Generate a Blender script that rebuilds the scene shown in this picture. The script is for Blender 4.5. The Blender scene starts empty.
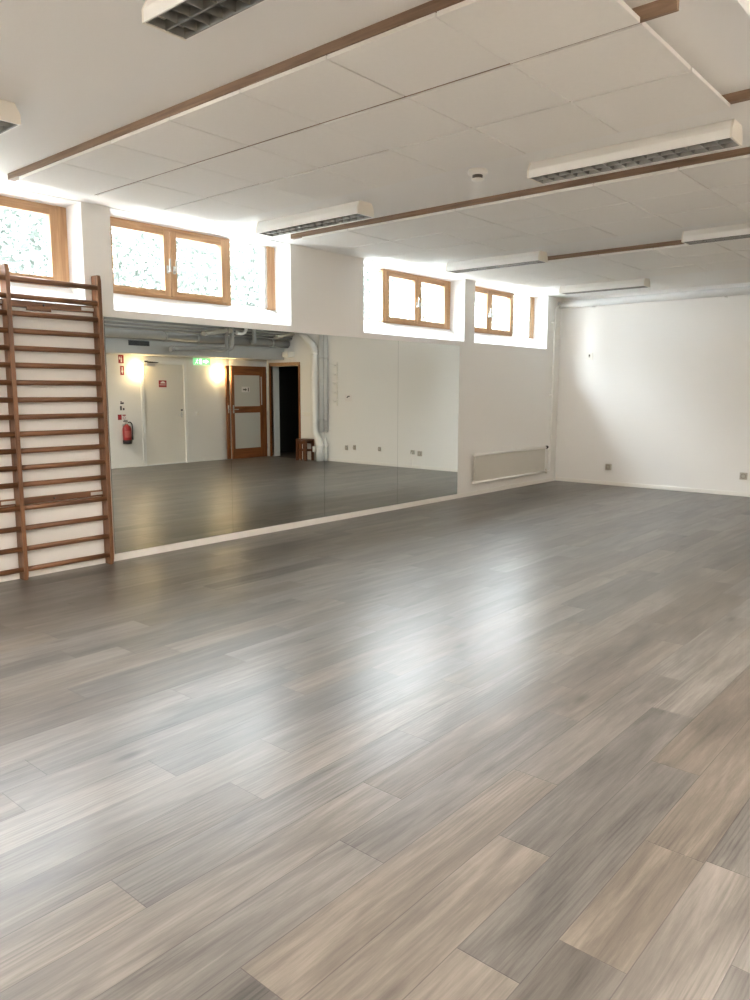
import bpy, bmesh, math, random
from mathutils import Vector, Matrix

S = bpy.context.scene
COL = S.collection
random.seed(4)
PI = math.pi

# ------------------------------------------------------------------ dimensions (metres)
X0, X1 = -4.6, 11.795          # room along the mirror wall
YW = -7.333                    # opposite wall
H = 3.031                      # ceiling slab
PZ = 2.967                     # underside of the acoustic panels

# ------------------------------------------------------------------ materials
MATS = {}
FILL_LAMP = 56  # emission strength of the added fill lamps
def srgb(r, g, b):
    f = lambda c: (c/255/12.92) if c/255 <= .04045 else ((c/255+.055)/1.055)**2.4
    return (f(r), f(g), f(b), 1)

def mat(name, col, rough=.5, metal=0, spec=.5, bump=0, bscale=200, var=0, vscale=6, emit=None, estr=0):
    m = bpy.data.materials.new(name); m.use_nodes = True
    nt = m.node_tree; b = nt.nodes['Principled BSDF']
    b.inputs['Base Color'].default_value = col
    b.inputs['Roughness'].default_value = rough
    b.inputs['Metallic'].default_value = metal
    b.inputs['Specular IOR Level'].default_value = spec
    if var or bump:
        tc = nt.nodes.new('ShaderNodeTexCoord')
    if var:
        n = nt.nodes.new('ShaderNodeTexNoise'); n.inputs['Scale'].default_value = vscale; n.inputs['Detail'].default_value = 5
        mx = nt.nodes.new('ShaderNodeMix'); mx.data_type = 'RGBA'
        nt.links.new(tc.outputs['Object'], n.inputs['Vector'])
        nt.links.new(n.outputs['Fac'], mx.inputs['Factor'])
        mx.inputs[6].default_value = tuple(c*(1-var) for c in col[:3])+(1,)
        mx.inputs[7].default_value = tuple(min(1, c*(1+var)) for c in col[:3])+(1,)
        nt.links.new(mx.outputs[2], b.inputs['Base Color'])
    if bump:
        n2 = nt.nodes.new('ShaderNodeTexNoise'); n2.inputs['Scale'].default_value = bscale; n2.inputs['Detail'].default_value = 3
        bp = nt.nodes.new('ShaderNodeBump'); bp.inputs['Strength'].default_value = bump; bp.inputs['Distance'].default_value = .004
        nt.links.new(tc.outputs['Object'], n2.inputs['Vector'])
        nt.links.new(n2.outputs['Fac'], bp.inputs['Height']); nt.links.new(bp.outputs['Normal'], b.inputs['Normal'])
    if emit:
        b.inputs['Emission Color'].default_value = emit; b.inputs['Emission Strength'].default_value = estr
    MATS[name] = m
    return m

def wood(name, c1, c2, axis, rough=.45, scale=1.0):
    """long fibres along the given axis"""
    m = bpy.data.materials.new(name); m.use_nodes = True
    nt = m.node_tree; b = nt.nodes['Principled BSDF']; b.inputs['Roughness'].default_value = rough
    tc = nt.nodes.new('ShaderNodeTexCoord'); mp = nt.nodes.new('ShaderNodeMapping')
    sc = [38*scale]*3; sc['xyz'.index(axis)] = 2.2*scale
    mp.inputs['Scale'].default_value = sc
    n = nt.nodes.new('ShaderNodeTexNoise'); n.inputs['Scale'].default_value = 1; n.inputs['Detail'].default_value = 6; n.inputs['Distortion'].default_value = .6
    r = nt.nodes.new('ShaderNodeValToRGB')
    r.color_ramp.elements[0].position = .32; r.color_ramp.elements[0].color = c1
    r.color_ramp.elements[1].position = .68; r.color_ramp.elements[1].color = c2
    nt.links.new(tc.outputs['Object'], mp.inputs['Vector']); nt.links.new(mp.outputs['Vector'], n.inputs['Vector'])
    nt.links.new(n.outputs['Fac'], r.inputs['Fac']); nt.links.new(r.outputs['Color'], b.inputs['Base Color'])
    MATS[name] = m
    return m

WALL = mat('wall_paint', (.83, .815, .79, 1), .75, spec=.25, bump=.12, bscale=160)
WALLW = mat('warm_wall_paint', (.83, .805, .765, 1), .7, spec=.25, bump=.1, bscale=160)
CEIL = mat('ceiling_paint', (.84, .83, .81, 1), .85, spec=.2, bump=.15, bscale=90)
PANEL = mat('acoustic_board', (.84, .82, .785, 1), .9, spec=.15, bump=.35, bscale=260, var=.025, vscale=35)
TRIM = mat('trim_paint', (.83, .81, .77, 1), .4)
REVEAL = mat('reveal_paint', (.80, .80, .80, 1), .6, spec=.3)
WHITE = mat('white_enamel', (.86, .85, .82, 1), .35)
OFFW = mat('offwhite_enamel', (.80, .76, .68, 1), .35)
PLAST = mat('white_plastic', (.82, .80, .75, 1), .35)
DARK = mat('dark_plastic', (.03, .03, .03, 1), .4)
SOCK = mat('beige_socket_plastic', (.46, .42, .36, 1), .4)
HOLE = mat('socket_recess', (.10, .085, .07, 1), .5)
ALU = mat('brushed_aluminium', (.55, .55, .54, 1), .35, metal=1)
LOUV = mat('louvre_aluminium', (.25, .245, .23, 1), .32, metal=.85)
REFL = mat('lamp_reflector', (.22, .215, .20, 1), .4, metal=.6)
TUBE = mat('fluorescent_tube_glass', (.80, .80, .78, 1), .2)
STEEL = mat('zinc_steel', (.60, .60, .58, 1), .4, metal=.9)
DUCT = mat('grey_painted_duct', (.37, .36, .34, 1), .4, var=.06, vscale=8)
PIPEW = mat('grey_white_pipe_paint', (.66, .655, .64, 1), .45)
VENTK = mat('vent_slat', (.06, .06, .058, 1), .5)
PIPEG = mat('grey_plastic_pipe', (.34, .335, .32, 1), .35)
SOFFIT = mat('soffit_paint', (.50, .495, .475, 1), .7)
RED = mat('red_enamel', srgb(140, 22, 24), .3)
SIGNR = mat('red_sign', srgb(150, 35, 40), .5)
SIGNW = mat('white_sign_print', (.8, .76, .74, 1), .5)
SIGNK = mat('black_sign_print', (.03, .028, .03, 1), .5)
BLACKR = mat('black_rubber', (.02, .02, .02, 1), .5)
PALEGLASS = mat('frosted_panel', (.58, .57, .52, 1), .35)
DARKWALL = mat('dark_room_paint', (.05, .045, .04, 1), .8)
PINE_X = wood('pine_along_x', srgb(172, 132, 94), srgb(202, 164, 124), 'x')
PINE_Z = wood('pine_along_z', srgb(172, 132, 94), srgb(202, 164, 124), 'z')
BEECH_X = wood('varnished_beech_along_x', srgb(92, 60, 38), srgb(130, 90, 60), 'x', .35)
BEECH_Z = wood('varnished_beech_along_z', srgb(94, 62, 40), srgb(134, 94, 64), 'z', .35)
BATTEN = wood('batten_wood', srgb(116, 92, 72), srgb(146, 120, 98), 'y', .6)
DOORW_X = wood('door_oak_along_x', srgb(112, 62, 30), srgb(150, 92, 50), 'x', .4)
DOORW_Z = wood('door_oak_along_z', srgb(112, 62, 30), srgb(150, 92, 50), 'z', .4)
STOOLW = wood('stool_wood', srgb(78, 42, 22), srgb(112, 66, 36), 'z', .4)
BARK = mat('bark', (.10, .075, .055, 1), .9, var=.3, vscale=10)
LEAF = mat('leaf', (.115, .128, .112, 1), .6, var=.35, vscale=3)
LEAF2 = mat('pale_leaf', (.13, .145, .125, 1), .6, var=.35, vscale=3)
GROUND = mat('outdoor_gravel', (.12, .12, .11, 1), .95, bump=.6, bscale=60, var=.2, vscale=25)
GLOWW = mat('lit_lamp_shade', (.9, .85, .75, 1), .5, emit=(1, .72, .36, 1), estr=12)
GLOWG = mat('lit_green_sign', (.10, .45, .18, 1), .5, emit=(.30, .75, .33, 1), estr=.26)
GLOWS = mat('lit_white_pictogram', (.9, .95, .9, 1), .5, emit=(.8, 1, .8, 1), estr=.5)

def glass_mat():
    m = bpy.data.materials.new('window_glass'); m.use_nodes = True
    nt = m.node_tree; nt.nodes.remove(nt.nodes['Principled BSDF']); out = nt.nodes['Material Output']
    t = nt.nodes.new('ShaderNodeBsdfTransparent'); t.inputs['Color'].default_value = (.93, .955, .945, 1)
    g = nt.nodes.new('ShaderNodeBsdfGlossy'); g.inputs['Roughness'].default_value = .02
    fr = nt.nodes.new('ShaderNodeFresnel'); fr.inputs['IOR'].default_value = 1.45
    mx = nt.nodes.new('ShaderNodeMixShader')
    ge = nt.nodes.new('ShaderNodeNewGeometry'); k = nt.nodes.new('ShaderNodeMath'); k.operation = 'SUBTRACT'; k.inputs[0].default_value = 1
    nt.links.new(ge.outputs['Backfacing'], k.inputs[1]); k2 = nt.nodes.new('ShaderNodeMath'); k2.operation = 'MULTIPLY'
    nt.links.new(fr.outputs[0], k2.inputs[0]); nt.links.new(k.outputs[0], k2.inputs[1])
    nt.links.new(k2.outputs[0], mx.inputs[0]); nt.links.new(t.outputs[0], mx.inputs[1]); nt.links.new(g.outputs[0], mx.inputs[2])
    nt.links.new(mx.outputs[0], out.inputs['Surface'])
    return m
GLASS = glass_mat()

def mirror_mat():
    m = bpy.data.materials.new('mirror_silver'); m.use_nodes = True
    nt = m.node_tree; b = nt.nodes['Principled BSDF']
    b.inputs['Base Color'].default_value = (.81, .83, .80, 1); b.inputs['Metallic'].default_value = 1; b.inputs['Roughness'].default_value = .0
    return m
MIRROR = mirror_mat()

def floor_mat():
    m = bpy.data.materials.new('grey_vinyl_planks'); m.use_nodes = True
    nt = m.node_tree; L = nt.links.new; N = nt.nodes.new
    b = nt.nodes['Principled BSDF']
    at = N('ShaderNodeAttribute'); at.attribute_name = 'plank'
    sep = N('ShaderNodeSeparateColor'); L(at.outputs['Color'], sep.inputs[0])
    tc = N('ShaderNodeTexCoord')
    off = N('ShaderNodeCombineXYZ')
    mo = N('ShaderNodeMath'); mo.operation = 'MULTIPLY'; mo.inputs[1].default_value = 43; L(sep.outputs[2], mo.inputs[0])
    L(mo.outputs[0], off.inputs[0]); L(mo.outputs[0], off.inputs[1]); L(mo.outputs[0], off.inputs[2])
    add = N('ShaderNodeVectorMath'); L(tc.outputs['Object'], add.inputs[0]); L(off.outputs[0], add.inputs[1])
    def noise(scale, detail=5, dist=0, rough=.55):
        mp = N('ShaderNodeMapping'); mp.inputs['Scale'].default_value = scale; L(add.outputs[0], mp.inputs['Vector'])
        n = N('ShaderNodeTexNoise'); n.inputs['Scale'].default_value = 1; n.inputs['Detail'].default_value = detail
        n.inputs['Distortion'].default_value = dist; n.inputs['Roughness'].default_value = rough
        L(mp.outputs[0], n.inputs['Vector']); return n.outputs['Fac']
    def math_(op, a, c, clamp=False):
        k = N('ShaderNodeMath'); k.operation = op; k.use_clamp = clamp
        for i, v in enumerate((a, c)):
            if isinstance(v, (int, float)): k.inputs[i].default_value = v
            else: L(v, k.inputs[i])
        return k.outputs[0]
    broad = noise((1.3, 9, 1), 6, .8)
    streak = noise((2.3, 38, 1), 8, .55, .70)
    fine = noise((9, 170, 1), 4, .2, .65)
    # value = tone + fibres
    v = math_('ADD', sep.outputs[0], math_('MULTIPLY', math_('SUBTRACT', broad, .5), 1.0))
    v = math_('ADD', v, math_('MULTIPLY', math_('SUBTRACT', streak, .5), 1.0))
    v = math_('ADD', v, math_('MULTIPLY', math_('SUBTRACT', fine, .5), .34))
    mpw = N('ShaderNodeMapping'); mpw.inputs['Scale'].default_value = (1.1, 13, 1); L(add.outputs[0], mpw.inputs['Vector'])
    wv = N('ShaderNodeTexWave'); wv.wave_type = 'BANDS'; wv.bands_direction = 'Y'; wv.inputs['Scale'].default_value = 1.5; wv.inputs['Distortion'].default_value = 7; wv.inputs['Detail'].default_value = 3; wv.inputs['Detail Scale'].default_value = .9
    L(mpw.outputs[0], wv.inputs['Vector'])
    wp = math_('POWER', wv.outputs['Fac'], 3.0)
    patch = noise((.9, 3.5, 1), 2)
    pm = N('ShaderNodeMapRange'); pm.inputs['From Min'].default_value = .48; pm.inputs['From Max'].default_value = .66; L(patch, pm.inputs['Value'])
    v = math_('SUBTRACT', v, math_('MULTIPLY', math_('MULTIPLY', wp, pm.outputs[0]), .20))
    ramp = N('ShaderNodeValToRGB'); L(v, ramp.inputs['Fac'])
    e = ramp.color_ramp.elements
    e[0].position = .0; e[0].color = (.034, .029, .024, 1)
    e[1].position = 1.; e[1].color = (.208, .178, .148, 1)
    k = e.new(.5); k.color = (.107, .090, .074, 1)
    # cooler planks (green channel of the attribute = greyness)
    mixg = N('ShaderNodeMix'); mixg.data_type = 'RGBA'; L(sep.outputs[1], mixg.inputs['Factor']); L(ramp.outputs['Color'], mixg.inputs[6])
    hs = N('ShaderNodeHueSaturation'); hs.inputs['Saturation'].default_value = .35; L(ramp.outputs['Color'], hs.inputs['Color']); L(hs.outputs['Color'], mixg.inputs[7])
    # knots
    mpk = N('ShaderNodeMapping'); mpk.inputs['Scale'].default_value = (1.3, 4.2, 1); L(add.outputs[0], mpk.inputs['Vector'])
    vo = N('ShaderNodeTexVoronoi'); vo.inputs['Scale'].default_value = 1.0; L(mpk.outputs[0], vo.inputs['Vector'])
    kn = N('ShaderNodeMapRange'); kn.inputs['From Min'].default_value = .03; kn.inputs['From Max'].default_value = .13
    kn.inputs['To Min'].default_value = .5; kn.inputs['To Max'].default_value = 1; L(vo.outputs['Distance'], kn.inputs['Value'])
    # joint lines from the plank's own uv (metres to the edges)
    uv = N('ShaderNodeUVMap'); uv.uv_map = 'edge'
    su = N('ShaderNodeSeparateXYZ'); L(uv.outputs[0], su.inputs[0])
    du = math_('SUBTRACT', .5, math_('ABSOLUTE', math_('SUBTRACT', su.outputs[0], .5), 0))
    dv = math_('SUBTRACT', .5, math_('ABSOLUTE', math_('SUBTRACT', su.outputs[1], .5), 0))
    lu = math_('MULTIPLY', du, 1.4); lv = math_('MULTIPLY', dv, .195)
    d = math_('MINIMUM', lu, lv)
    jr = N('ShaderNodeMapRange'); jr.inputs['From Min'].default_value = .0006; jr.inputs['From Max'].default_value = .0024
    jr.inputs['To Min'].default_value = .5; jr.inputs['To Max'].default_value = 1; L(d, jr.inputs['Value'])
    f = math_('MULTIPLY', kn.outputs[0], jr.outputs[0])
    mul = N('ShaderNodeVectorMath'); mul.operation = 'SCALE'; L(mixg.outputs[2], mul.inputs[0]); L(f, mul.inputs['Scale'])
    L(mul.outputs[0], b.inputs['Base Color'])
    ro = N('ShaderNodeMapRange'); ro.inputs['To Min'].default_value = .25; ro.inputs['To Max'].default_value = .41; L(streak, ro.inputs['Value'])
    L(ro.outputs[0], b.inputs['Roughness'])
    b.inputs['Specular IOR Level'].default_value = .5
    bp = N('ShaderNodeBump'); bp.inputs['Strength'].default_value = .5; bp.inputs['Distance'].default_value = .0015
    hh = math_('ADD', math_('MULTIPLY', streak, .6), math_('MULTIPLY', jr.outputs[0], .8))
    L(hh, bp.inputs['Height']); L(bp.outputs[0], b.inputs['Normal'])
    return m
FLOOR = floor_mat()

# ------------------------------------------------------------------ mesh builder
class MB:
    def __init__(s): s.bm = bmesh.new(); s.sm = set()
    def quadbox(s, pts):                       # 8 points: bottom 4 ccw, top 4 ccw
        v = [s.bm.verts.new(p) for p in pts]
        for f in ((3,2,1,0),(4,5,6,7),(0,1,5,4),(1,2,6,5),(2,3,7,6),(3,0,4,7)):
            s.bm.faces.new([v[i] for i in f])
        return v
    def box(s, x0, x1, y0, y1, z0, z1, bev=0):
        if x0 > x1: x0, x1 = x1, x0
        if y0 > y1: y0, y1 = y1, y0
        if z0 > z1: z0, z1 = z1, z0
        v = s.quadbox([(x0,y0,z0),(x1,y0,z0),(x1,y1,z0),(x0,y1,z0),(x0,y0,z1),(x1,y0,z1),(x1,y1,z1),(x0,y1,z1)])
        if bev:
            es = {e for q in v for e in q.link_edges}
            bmesh.ops.bevel(s.bm, geom=list(es), offset=bev, segments=2, affect='EDGES', profile=.6)
        return s
    def prism(s, poly, axis, a, b):            # poly of 2d points extruded along axis
        def P(q, t):
            if axis == 'x': return (t, q[0], q[1])
            if axis == 'y': return (q[0], t, q[1])
            return (q[0], q[1], t)
        A = [s.bm.verts.new(P(q, a)) for q in poly]; B = [s.bm.verts.new(P(q, b)) for q in poly]
        n = len(poly)
        s.bm.faces.new(A[::-1]); s.bm.faces.new(B)
        for i in range(n): s.bm.faces.new([A[i], A[(i+1)%n], B[(i+1)%n], B[i]])
        return s
    def tube(s, pts, r, n=14, cap=True, bend=0, sq=None):
        pts = [Vector(p) for p in pts]
        if bend:
            q = [pts[0]]
            for i in range(1, len(pts)-1):
                a, c, d = pts[i-1], pts[i], pts[i+1]
                u = (a-c); w = (d-c); k = min(bend, u.length*.49, w.length*.49)
                p0 = c+u.normalized()*k; p2 = c+w.normalized()*k
                for j in range(7):
                    t = j/6; q.append(p0*(1-t)**2+c*2*t*(1-t)+p2*t*t)
            q.append(pts[-1]); pts = q
        rings = []; ref = None
        for i, p in enumerate(pts):
            d = (pts[min(i+1, len(pts)-1)]-pts[max(i-1, 0)]).normalized()
            if ref is None: ref = Vector((0,0,1)) if abs(d.z) < .9 else Vector((1,0,0))
            u = (ref-d*ref.dot(d)).normalized(); ref = u; w = d.cross(u)
            rr = r[i] if isinstance(r, (list, tuple)) else r
            a, c = (rr, rr) if sq is None else sq
            rings.append([s.bm.verts.new(p+u*math.cos(2*PI*k/n)*a+w*math.sin(2*PI*k/n)*c) for k in range(n)])
        for A, B in zip(rings, rings[1:]):
            for k in range(n):
                f = s.bm.faces.new([A[k], A[(k+1)%n], B[(k+1)%n], B[k]]); f.smooth = True
        if cap: s.bm.faces.new(rings[0][::-1]); s.bm.faces.new(rings[-1])
        return s
    def lathe(s, prof, c, axis='z', n=24):     # prof: (r, h) pairs
        c = Vector(c); rings = []
        E = {'z': (Vector((1,0,0)), Vector((0,1,0)), Vector((0,0,1))), 'x': (Vector((0,1,0)), Vector((0,0,1)), Vector((1,0,0))), 'y': (Vector((0,0,1)), Vector((1,0,0)), Vector((0,1,0)))}[axis]
        for r, h in prof:
            if r < 1e-6: rings.append([s.bm.verts.new(c+E[2]*h)])
            else: rings.append([s.bm.verts.new(c+E[2]*h+E[0]*r*math.cos(2*PI*k/n)+E[1]*r*math.sin(2*PI*k/n)) for k in range(n)])
        for A, B in zip(rings, rings[1:]):
            for k in range(n):
                a = [A[k%len(A)], A[(k+1)%len(A)], B[(k+1)%len(B)], B[k%len(B)]]
                u = []
                for q in a:
                    if q not in u: u.append(q)
                if len(u) > 2:
                    f = s.bm.faces.new(u); f.smooth = True
        return s
    def build(s, name, m, parent=None, recalc=True):
        if recalc: bmesh.ops.recalc_face_normals(s.bm, faces=s.bm.faces[:])
        me = bpy.data.meshes.new(name)
        if parent is not None:
            o_ = parent
            off = Vector((0,0,0))
            while o_ is not None: off += o_.location; o_ = o_.parent
            bmesh.ops.translate(s.bm, vec=-off, verts=s.bm.verts[:])
        else:
            lo = Vector((min(v.co.x for v in s.bm.verts), min(v.co.y for v in s.bm.verts), min(v.co.z for v in s.bm.verts)))
            hi = Vector((max(v.co.x for v in s.bm.verts), max(v.co.y for v in s.bm.verts), max(v.co.z for v in s.bm.verts)))
            off = Vector(((lo.x+hi.x)/2, (lo.y+hi.y)/2, lo.z))
            bmesh.ops.translate(s.bm, vec=-off, verts=s.bm.verts[:])
        s.bm.to_mesh(me); s.bm.free()
        for q in (m if isinstance(m, list) else [m]): me.materials.append(q)
        o = bpy.data.objects.new(name, me); COL.objects.link(o)
        if parent is not None: o.parent = parent
        else: o.location = off
        return o

def tag(o, label=None, cat=None, group=None, kind=None):
    if label: o['label'] = label
    if cat: o['category'] = cat
    if group: o['group'] = group
    if kind: o['kind'] = kind
    return o
def empty(name, loc, label=None, cat=None, group=None, kind=None):
    o = bpy.data.objects.new(name, None); COL.objects.link(o); o.location = loc; o.empty_display_size = .1
    return tag(o, label, cat, group, kind)
def struct(mb, name, m): return tag(mb.build(name, m), kind='structure')
def copy_tree(o, loc):
    c = o.copy(); COL.objects.link(c); c.location = loc
    for ch in o.children:
        d = ch.copy(); COL.objects.link(d); d.parent = c
        for g in ch.children:
            e = g.copy(); COL.objects.link(e); e.parent = d
    return c
ORD = ['first', 'second', 'third', 'fourth', 'fifth', 'sixth', 'seventh', 'eighth']

# ------------------------------------------------------------------ floor: one face per plank
def build_floor():
    bm = bmesh.new(); tone = bm.loops.layers.float_color.new('plank'); uvl = bm.loops.layers.uv.new('edge')
    Wd = .195; rng = random.Random(11)
    # joints read off the photograph for the front rows: row top edge -> joints along x
    known = {-4.03: [1.110], -3.835: [1.727], -4.42: [1.726], -4.615: [1.138], -4.81: [2.105], -5.005: [2.97], -5.20: [1.78, 2.40]}
    rows = []
    y = 0.0
    edges = [-4.03+Wd*k for k in range(-17, 22)]
    edges = sorted([e for e in edges if YW < e < 0]+[YW, 0.0], reverse=True)
    for i in range(len(edges)-1):
        ya, yb = edges[i], edges[i+1]
        js = None
        for k, v in known.items():
            if abs(k-ya) < .02: js = v
        st = (js[0] if js else rng.uniform(0, 1.4))
        j = []
        a = st
        while a > X0: j.append(a); a -= 1.4
        a = st+1.4
        if js and len(js) > 1: j.append(js[1]); a = js[1]+1.4
        while a < X1: j.append(a); a += 1.4
        j = sorted(set([X0, X1]+[q for q in j if X0+.05 < q < X1-.05]))
        for xa, xb in zip(j, j[1:]):
            t = rng.choice([.40, .46, .51, .55, .60, .64]); g = rng.uniform(.2, .85)
            if rng.random() < .16: t -= .10; g = .8
            for (kx, ky, kt, kg) in TONES:
                if xa <= kx < xb and yb <= ky < ya: t, g = kt, kg
            vs = [bm.verts.new(p) for p in ((xa, yb, 0), (xb, yb, 0), (xb, ya, 0), (xa, ya, 0))]
            f = bm.faces.new(vs); r = rng.random()
            for lp, uvc in zip(f.loops, ((0, 0), (1, 0), (1, 1), (0, 1))):
                lp[tone] = (t, g, r, 1); lp[uvl].uv = uvc
    me = bpy.data.meshes.new('floor'); bm.to_mesh(me); bm.free(); me.materials.append(FLOOR)
    o = bpy.data.objects.new('floor', me); COL.objects.link(o); o['kind'] = 'structure'
    return o
# (x, y, tone, greyness) of planks that stand out
TONES = [(2.3, -4.9, .34, .8), (.9, -4.7, .30, .7), (1.5, -5.3, .30, .6), (1.9, -4.5, .40, .9), (1.3, -4.1, .46, .9), (.9, -4.1, .60, .3),
         (2.9, -5.3, .44, .1), (2.2, -5.3, .46, .1), (3.3, -5.1, .44, .1), (3.1, -5.3, .47, .1), (1.6, -4.9, .55, .25), (1.4, -4.7, .57, .2), (2.6, -4.5, .44, .7)]
build_floor()
struct(MB().box(X0, X1, YW, 0, -.1, -.004), 'floor_screed', DARKWALL)

# ------------------------------------------------------------------ room shell
MBX = 0.30   # thickness of the mirror wall
NZ = 2.185
NICHES = [(-4.32, -2.23), (-1.975, .11), (1.272, 3.362), (3.613, 5.695), (6.856, 8.966), (9.216, 11.345)]
w = MB()
w.box(X0-.2, X1+.2, 0, MBX+.12, -.1, NZ)
xs = X0-.2
for a, b in NICHES:
    w.box(xs, a, 0, MBX+.12, NZ, H); xs = b
w.box(xs, X1+.2, 0, MBX+.12, NZ, H)
struct(w, 'wall_left', WALL)
c = MB().box(X0-.2, X1+.2, YW-.2, MBX+.12, H, H+.15)
struct(c, 'ceiling', CEIL)
# far wall with the doorway to the dark room
DY0, DY1, DZ = -7.20, -6.29, 2.06
w = MB()
w.box(X1, X1+.2, DY1, 0, -.1, H); w.box(X1, X1+.2, -8.05, DY0, -.1, H); w.box(X1, X1+.2, DY0, DY1, DZ, H)
struct(w, 'wall_back', WALL)
# opposite wall with an opening for the white door
OX0, OX1, OZ = 8.62, 9.685, 2.075
w = MB()
w.box(X0-.2, OX0, YW-.2, YW, -.1, H); w.box(OX1, X1, YW-.2, YW, -.1, H); w.box(OX0, OX1, YW-.2, YW, OZ, H)
w.box(OX0-.1, OX1+.1, YW-.25, YW-.2, -.1, 2.3)
struct(w, 'wall_right', WALLW)
struct(MB().box(X0-.2, X0, YW, 0, -.1, H), 'wall_front', WALL)
# dark room beyond
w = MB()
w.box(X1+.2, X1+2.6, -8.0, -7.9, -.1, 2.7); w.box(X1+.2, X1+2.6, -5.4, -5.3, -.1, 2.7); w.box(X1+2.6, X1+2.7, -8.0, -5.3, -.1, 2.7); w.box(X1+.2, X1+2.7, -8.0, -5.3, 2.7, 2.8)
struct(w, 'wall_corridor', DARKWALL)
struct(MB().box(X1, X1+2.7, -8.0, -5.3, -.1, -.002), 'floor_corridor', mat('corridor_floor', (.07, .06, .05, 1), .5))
# soffit along the opposite wall
struct(MB().box(X0, X1, YW, -6.75, 2.19, 2.445, ), 'trim_soffit', SOFFIT)
# baseboards
def bb(name, x0, x1, y0, y1, h=.06): 
    m = MB(); m.box(x0, x1, y0, y1, 0, h, .004); return struct(m, name, TRIM)
bb('baseboard_left', X0, X1, -.014, 0)
bb('baseboard_back', X1-.014, X1, -6.24, -.014)
m = MB(); m.box(X0, OX0-.005, YW, YW+.014, 0, .06, .004); m.box(OX1+.005, X1, YW, YW+.014, 0, .06, .004); struct(m, 'baseboard_right', TRIM)
struct(MB().box(X0-3, X1+6, MBX+.12, 40, 2.0, 2.1), 'ground_outside', GROUND)

# ------------------------------------------------------------------ windows
FY = .25            # inner face of the frames
def window(idx, a, b, mirrored):
    """three lights: two opening casements and a fixed pane next to a pine jamb"""
    W_ = b-a
    root = empty('window_%d' % idx, ((a+b)/2, FY, NZ), kind='structure')
    def X(u): return a+u if not mirrored else b-u
    zb, zt = 2.365, H-.012
    fw, fd = .085, .075
    def fx(mb, u0, u1, y0, y1, z0, z1, bev=.004): mb.box(X(u0), X(u1), y0, y1, z0, z1, bev)
    # white reveals: sloped sill, cheeks, head
    s = MB(); s.prism([(0.0, NZ), (MBX+.12, NZ), (MBX+.12, zb+.02), (FY, zb-.004), (.002, NZ+.003)], 'x', a+.001, b-.001)
    s.build('window_sill', REVEAL, root)
    s = MB(); s.box(a, a+.004, .002, FY, NZ, H-.002); s.box(b-.004, b, .002, FY, NZ, H-.002); s.box(a, b, .002, FY, H-.006, H-.001); s.build('window_reveal', REVEAL, root)
    # fixed frame
    f = MB()
    fx(f, 0.0, .09, FY-.005, FY+fd, zb, zt); 
    fx(f, W_-.105, W_, FY-.005, FY+fd, zb, zt)
    fx(f, 1.42, 1.475, FY-.005, FY+fd, zb, zt)
    f.build('window_frame', PINE_Z, root)
    f = MB(); fx(f, .09, 1.42, FY, FY+fd, zt-.03, zt); fx(f, .09, 1.42, FY, FY+fd, zb, zb+.022); f.build('window_frame', PINE_X, root)
    f = MB(); fx(f, 1.475, W_-.105, FY+.02, FY+fd, zt-.02, zt, .002); fx(f, 1.475, W_-.105, FY+.02, FY+fd, zb, zb+.02, .002); fx(f, W_-.145, W_-.105, FY+.01, FY+fd, zb+.02, zt-.02, .002)
    f.build('white_glazing_bead', REVEAL, root)
    # casements
    mid = .695+.06
    for k, (u0, u1) in enumerate(((.09, mid-.004), (mid+.004, 1.42))):
        st = MB(); y0, y1 = FY-.018, FY+.045
        fx(st, u0, u0+.065, y0, y1, zb+.02, zt-.028); fx(st, u1-.065, u1, y0, y1, zb+.02, zt-.028)
        sash = st.build('casement', PINE_Z, root)
        rl = MB(); fx(rl, u0+.065, u1-.065, y0+.002, y1, zt-.083, zt-.028); fx(rl, u0+.065, u1-.065, y0+.002, y1, zb+.02, zb+.072); rl.build('casement_rail', PINE_X, sash)
        g = MB(); fx(g, u0+.06, u1-.06, FY+.012, FY+.018, zb+.065, zt-.078, 0); g.build('glass_pane', GLASS, sash)
        # handle on the meeting stile
        hu = (u1-.032) if k == 0 else (u0+.032)
        h = MB(); h.box(X(hu)-.013, X(hu)+.013, y0-.010, y0, 2.595, 2.665, .003)
        h.box(X(hu)-.008, X(hu)+.008, y0-.042, y0-.010, 2.605, 2.623, .003)
        h.box(X(hu)-.009, X(hu)+.009, y0-.046, y0-.034, 2.605, 2.725, .004)
        h.build('window_handle', STEEL, sash)
    g = MB(); fx(g, 1.475, W_-.145, FY+.04, FY+.046, zb+.02, zt-.02, 0); g.build('glass_pane', GLASS, root)
    return root
for i, (n, mir) in enumerate(((2, True), (3, False), (4, True), (5, False), (1, False), (0, True))):
    window(i+1, NICHES[n][0], NICHES[n][1], mir)
# sky portals help sampling only
for a, b in NICHES:
    L = bpy.data.lights.new('window_portal', 'AREA'); L.shape = 'RECTANGLE'; L.size = b-a; L.size_y = .72
    L.cycles.is_portal = True
    o = bpy.data.objects.new('window_portal', L); COL.objects.link(o)
    o.location = ((a+b)/2, FY+.1, 2.69); o.rotation_euler = (-PI/2, 0, 0)

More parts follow.
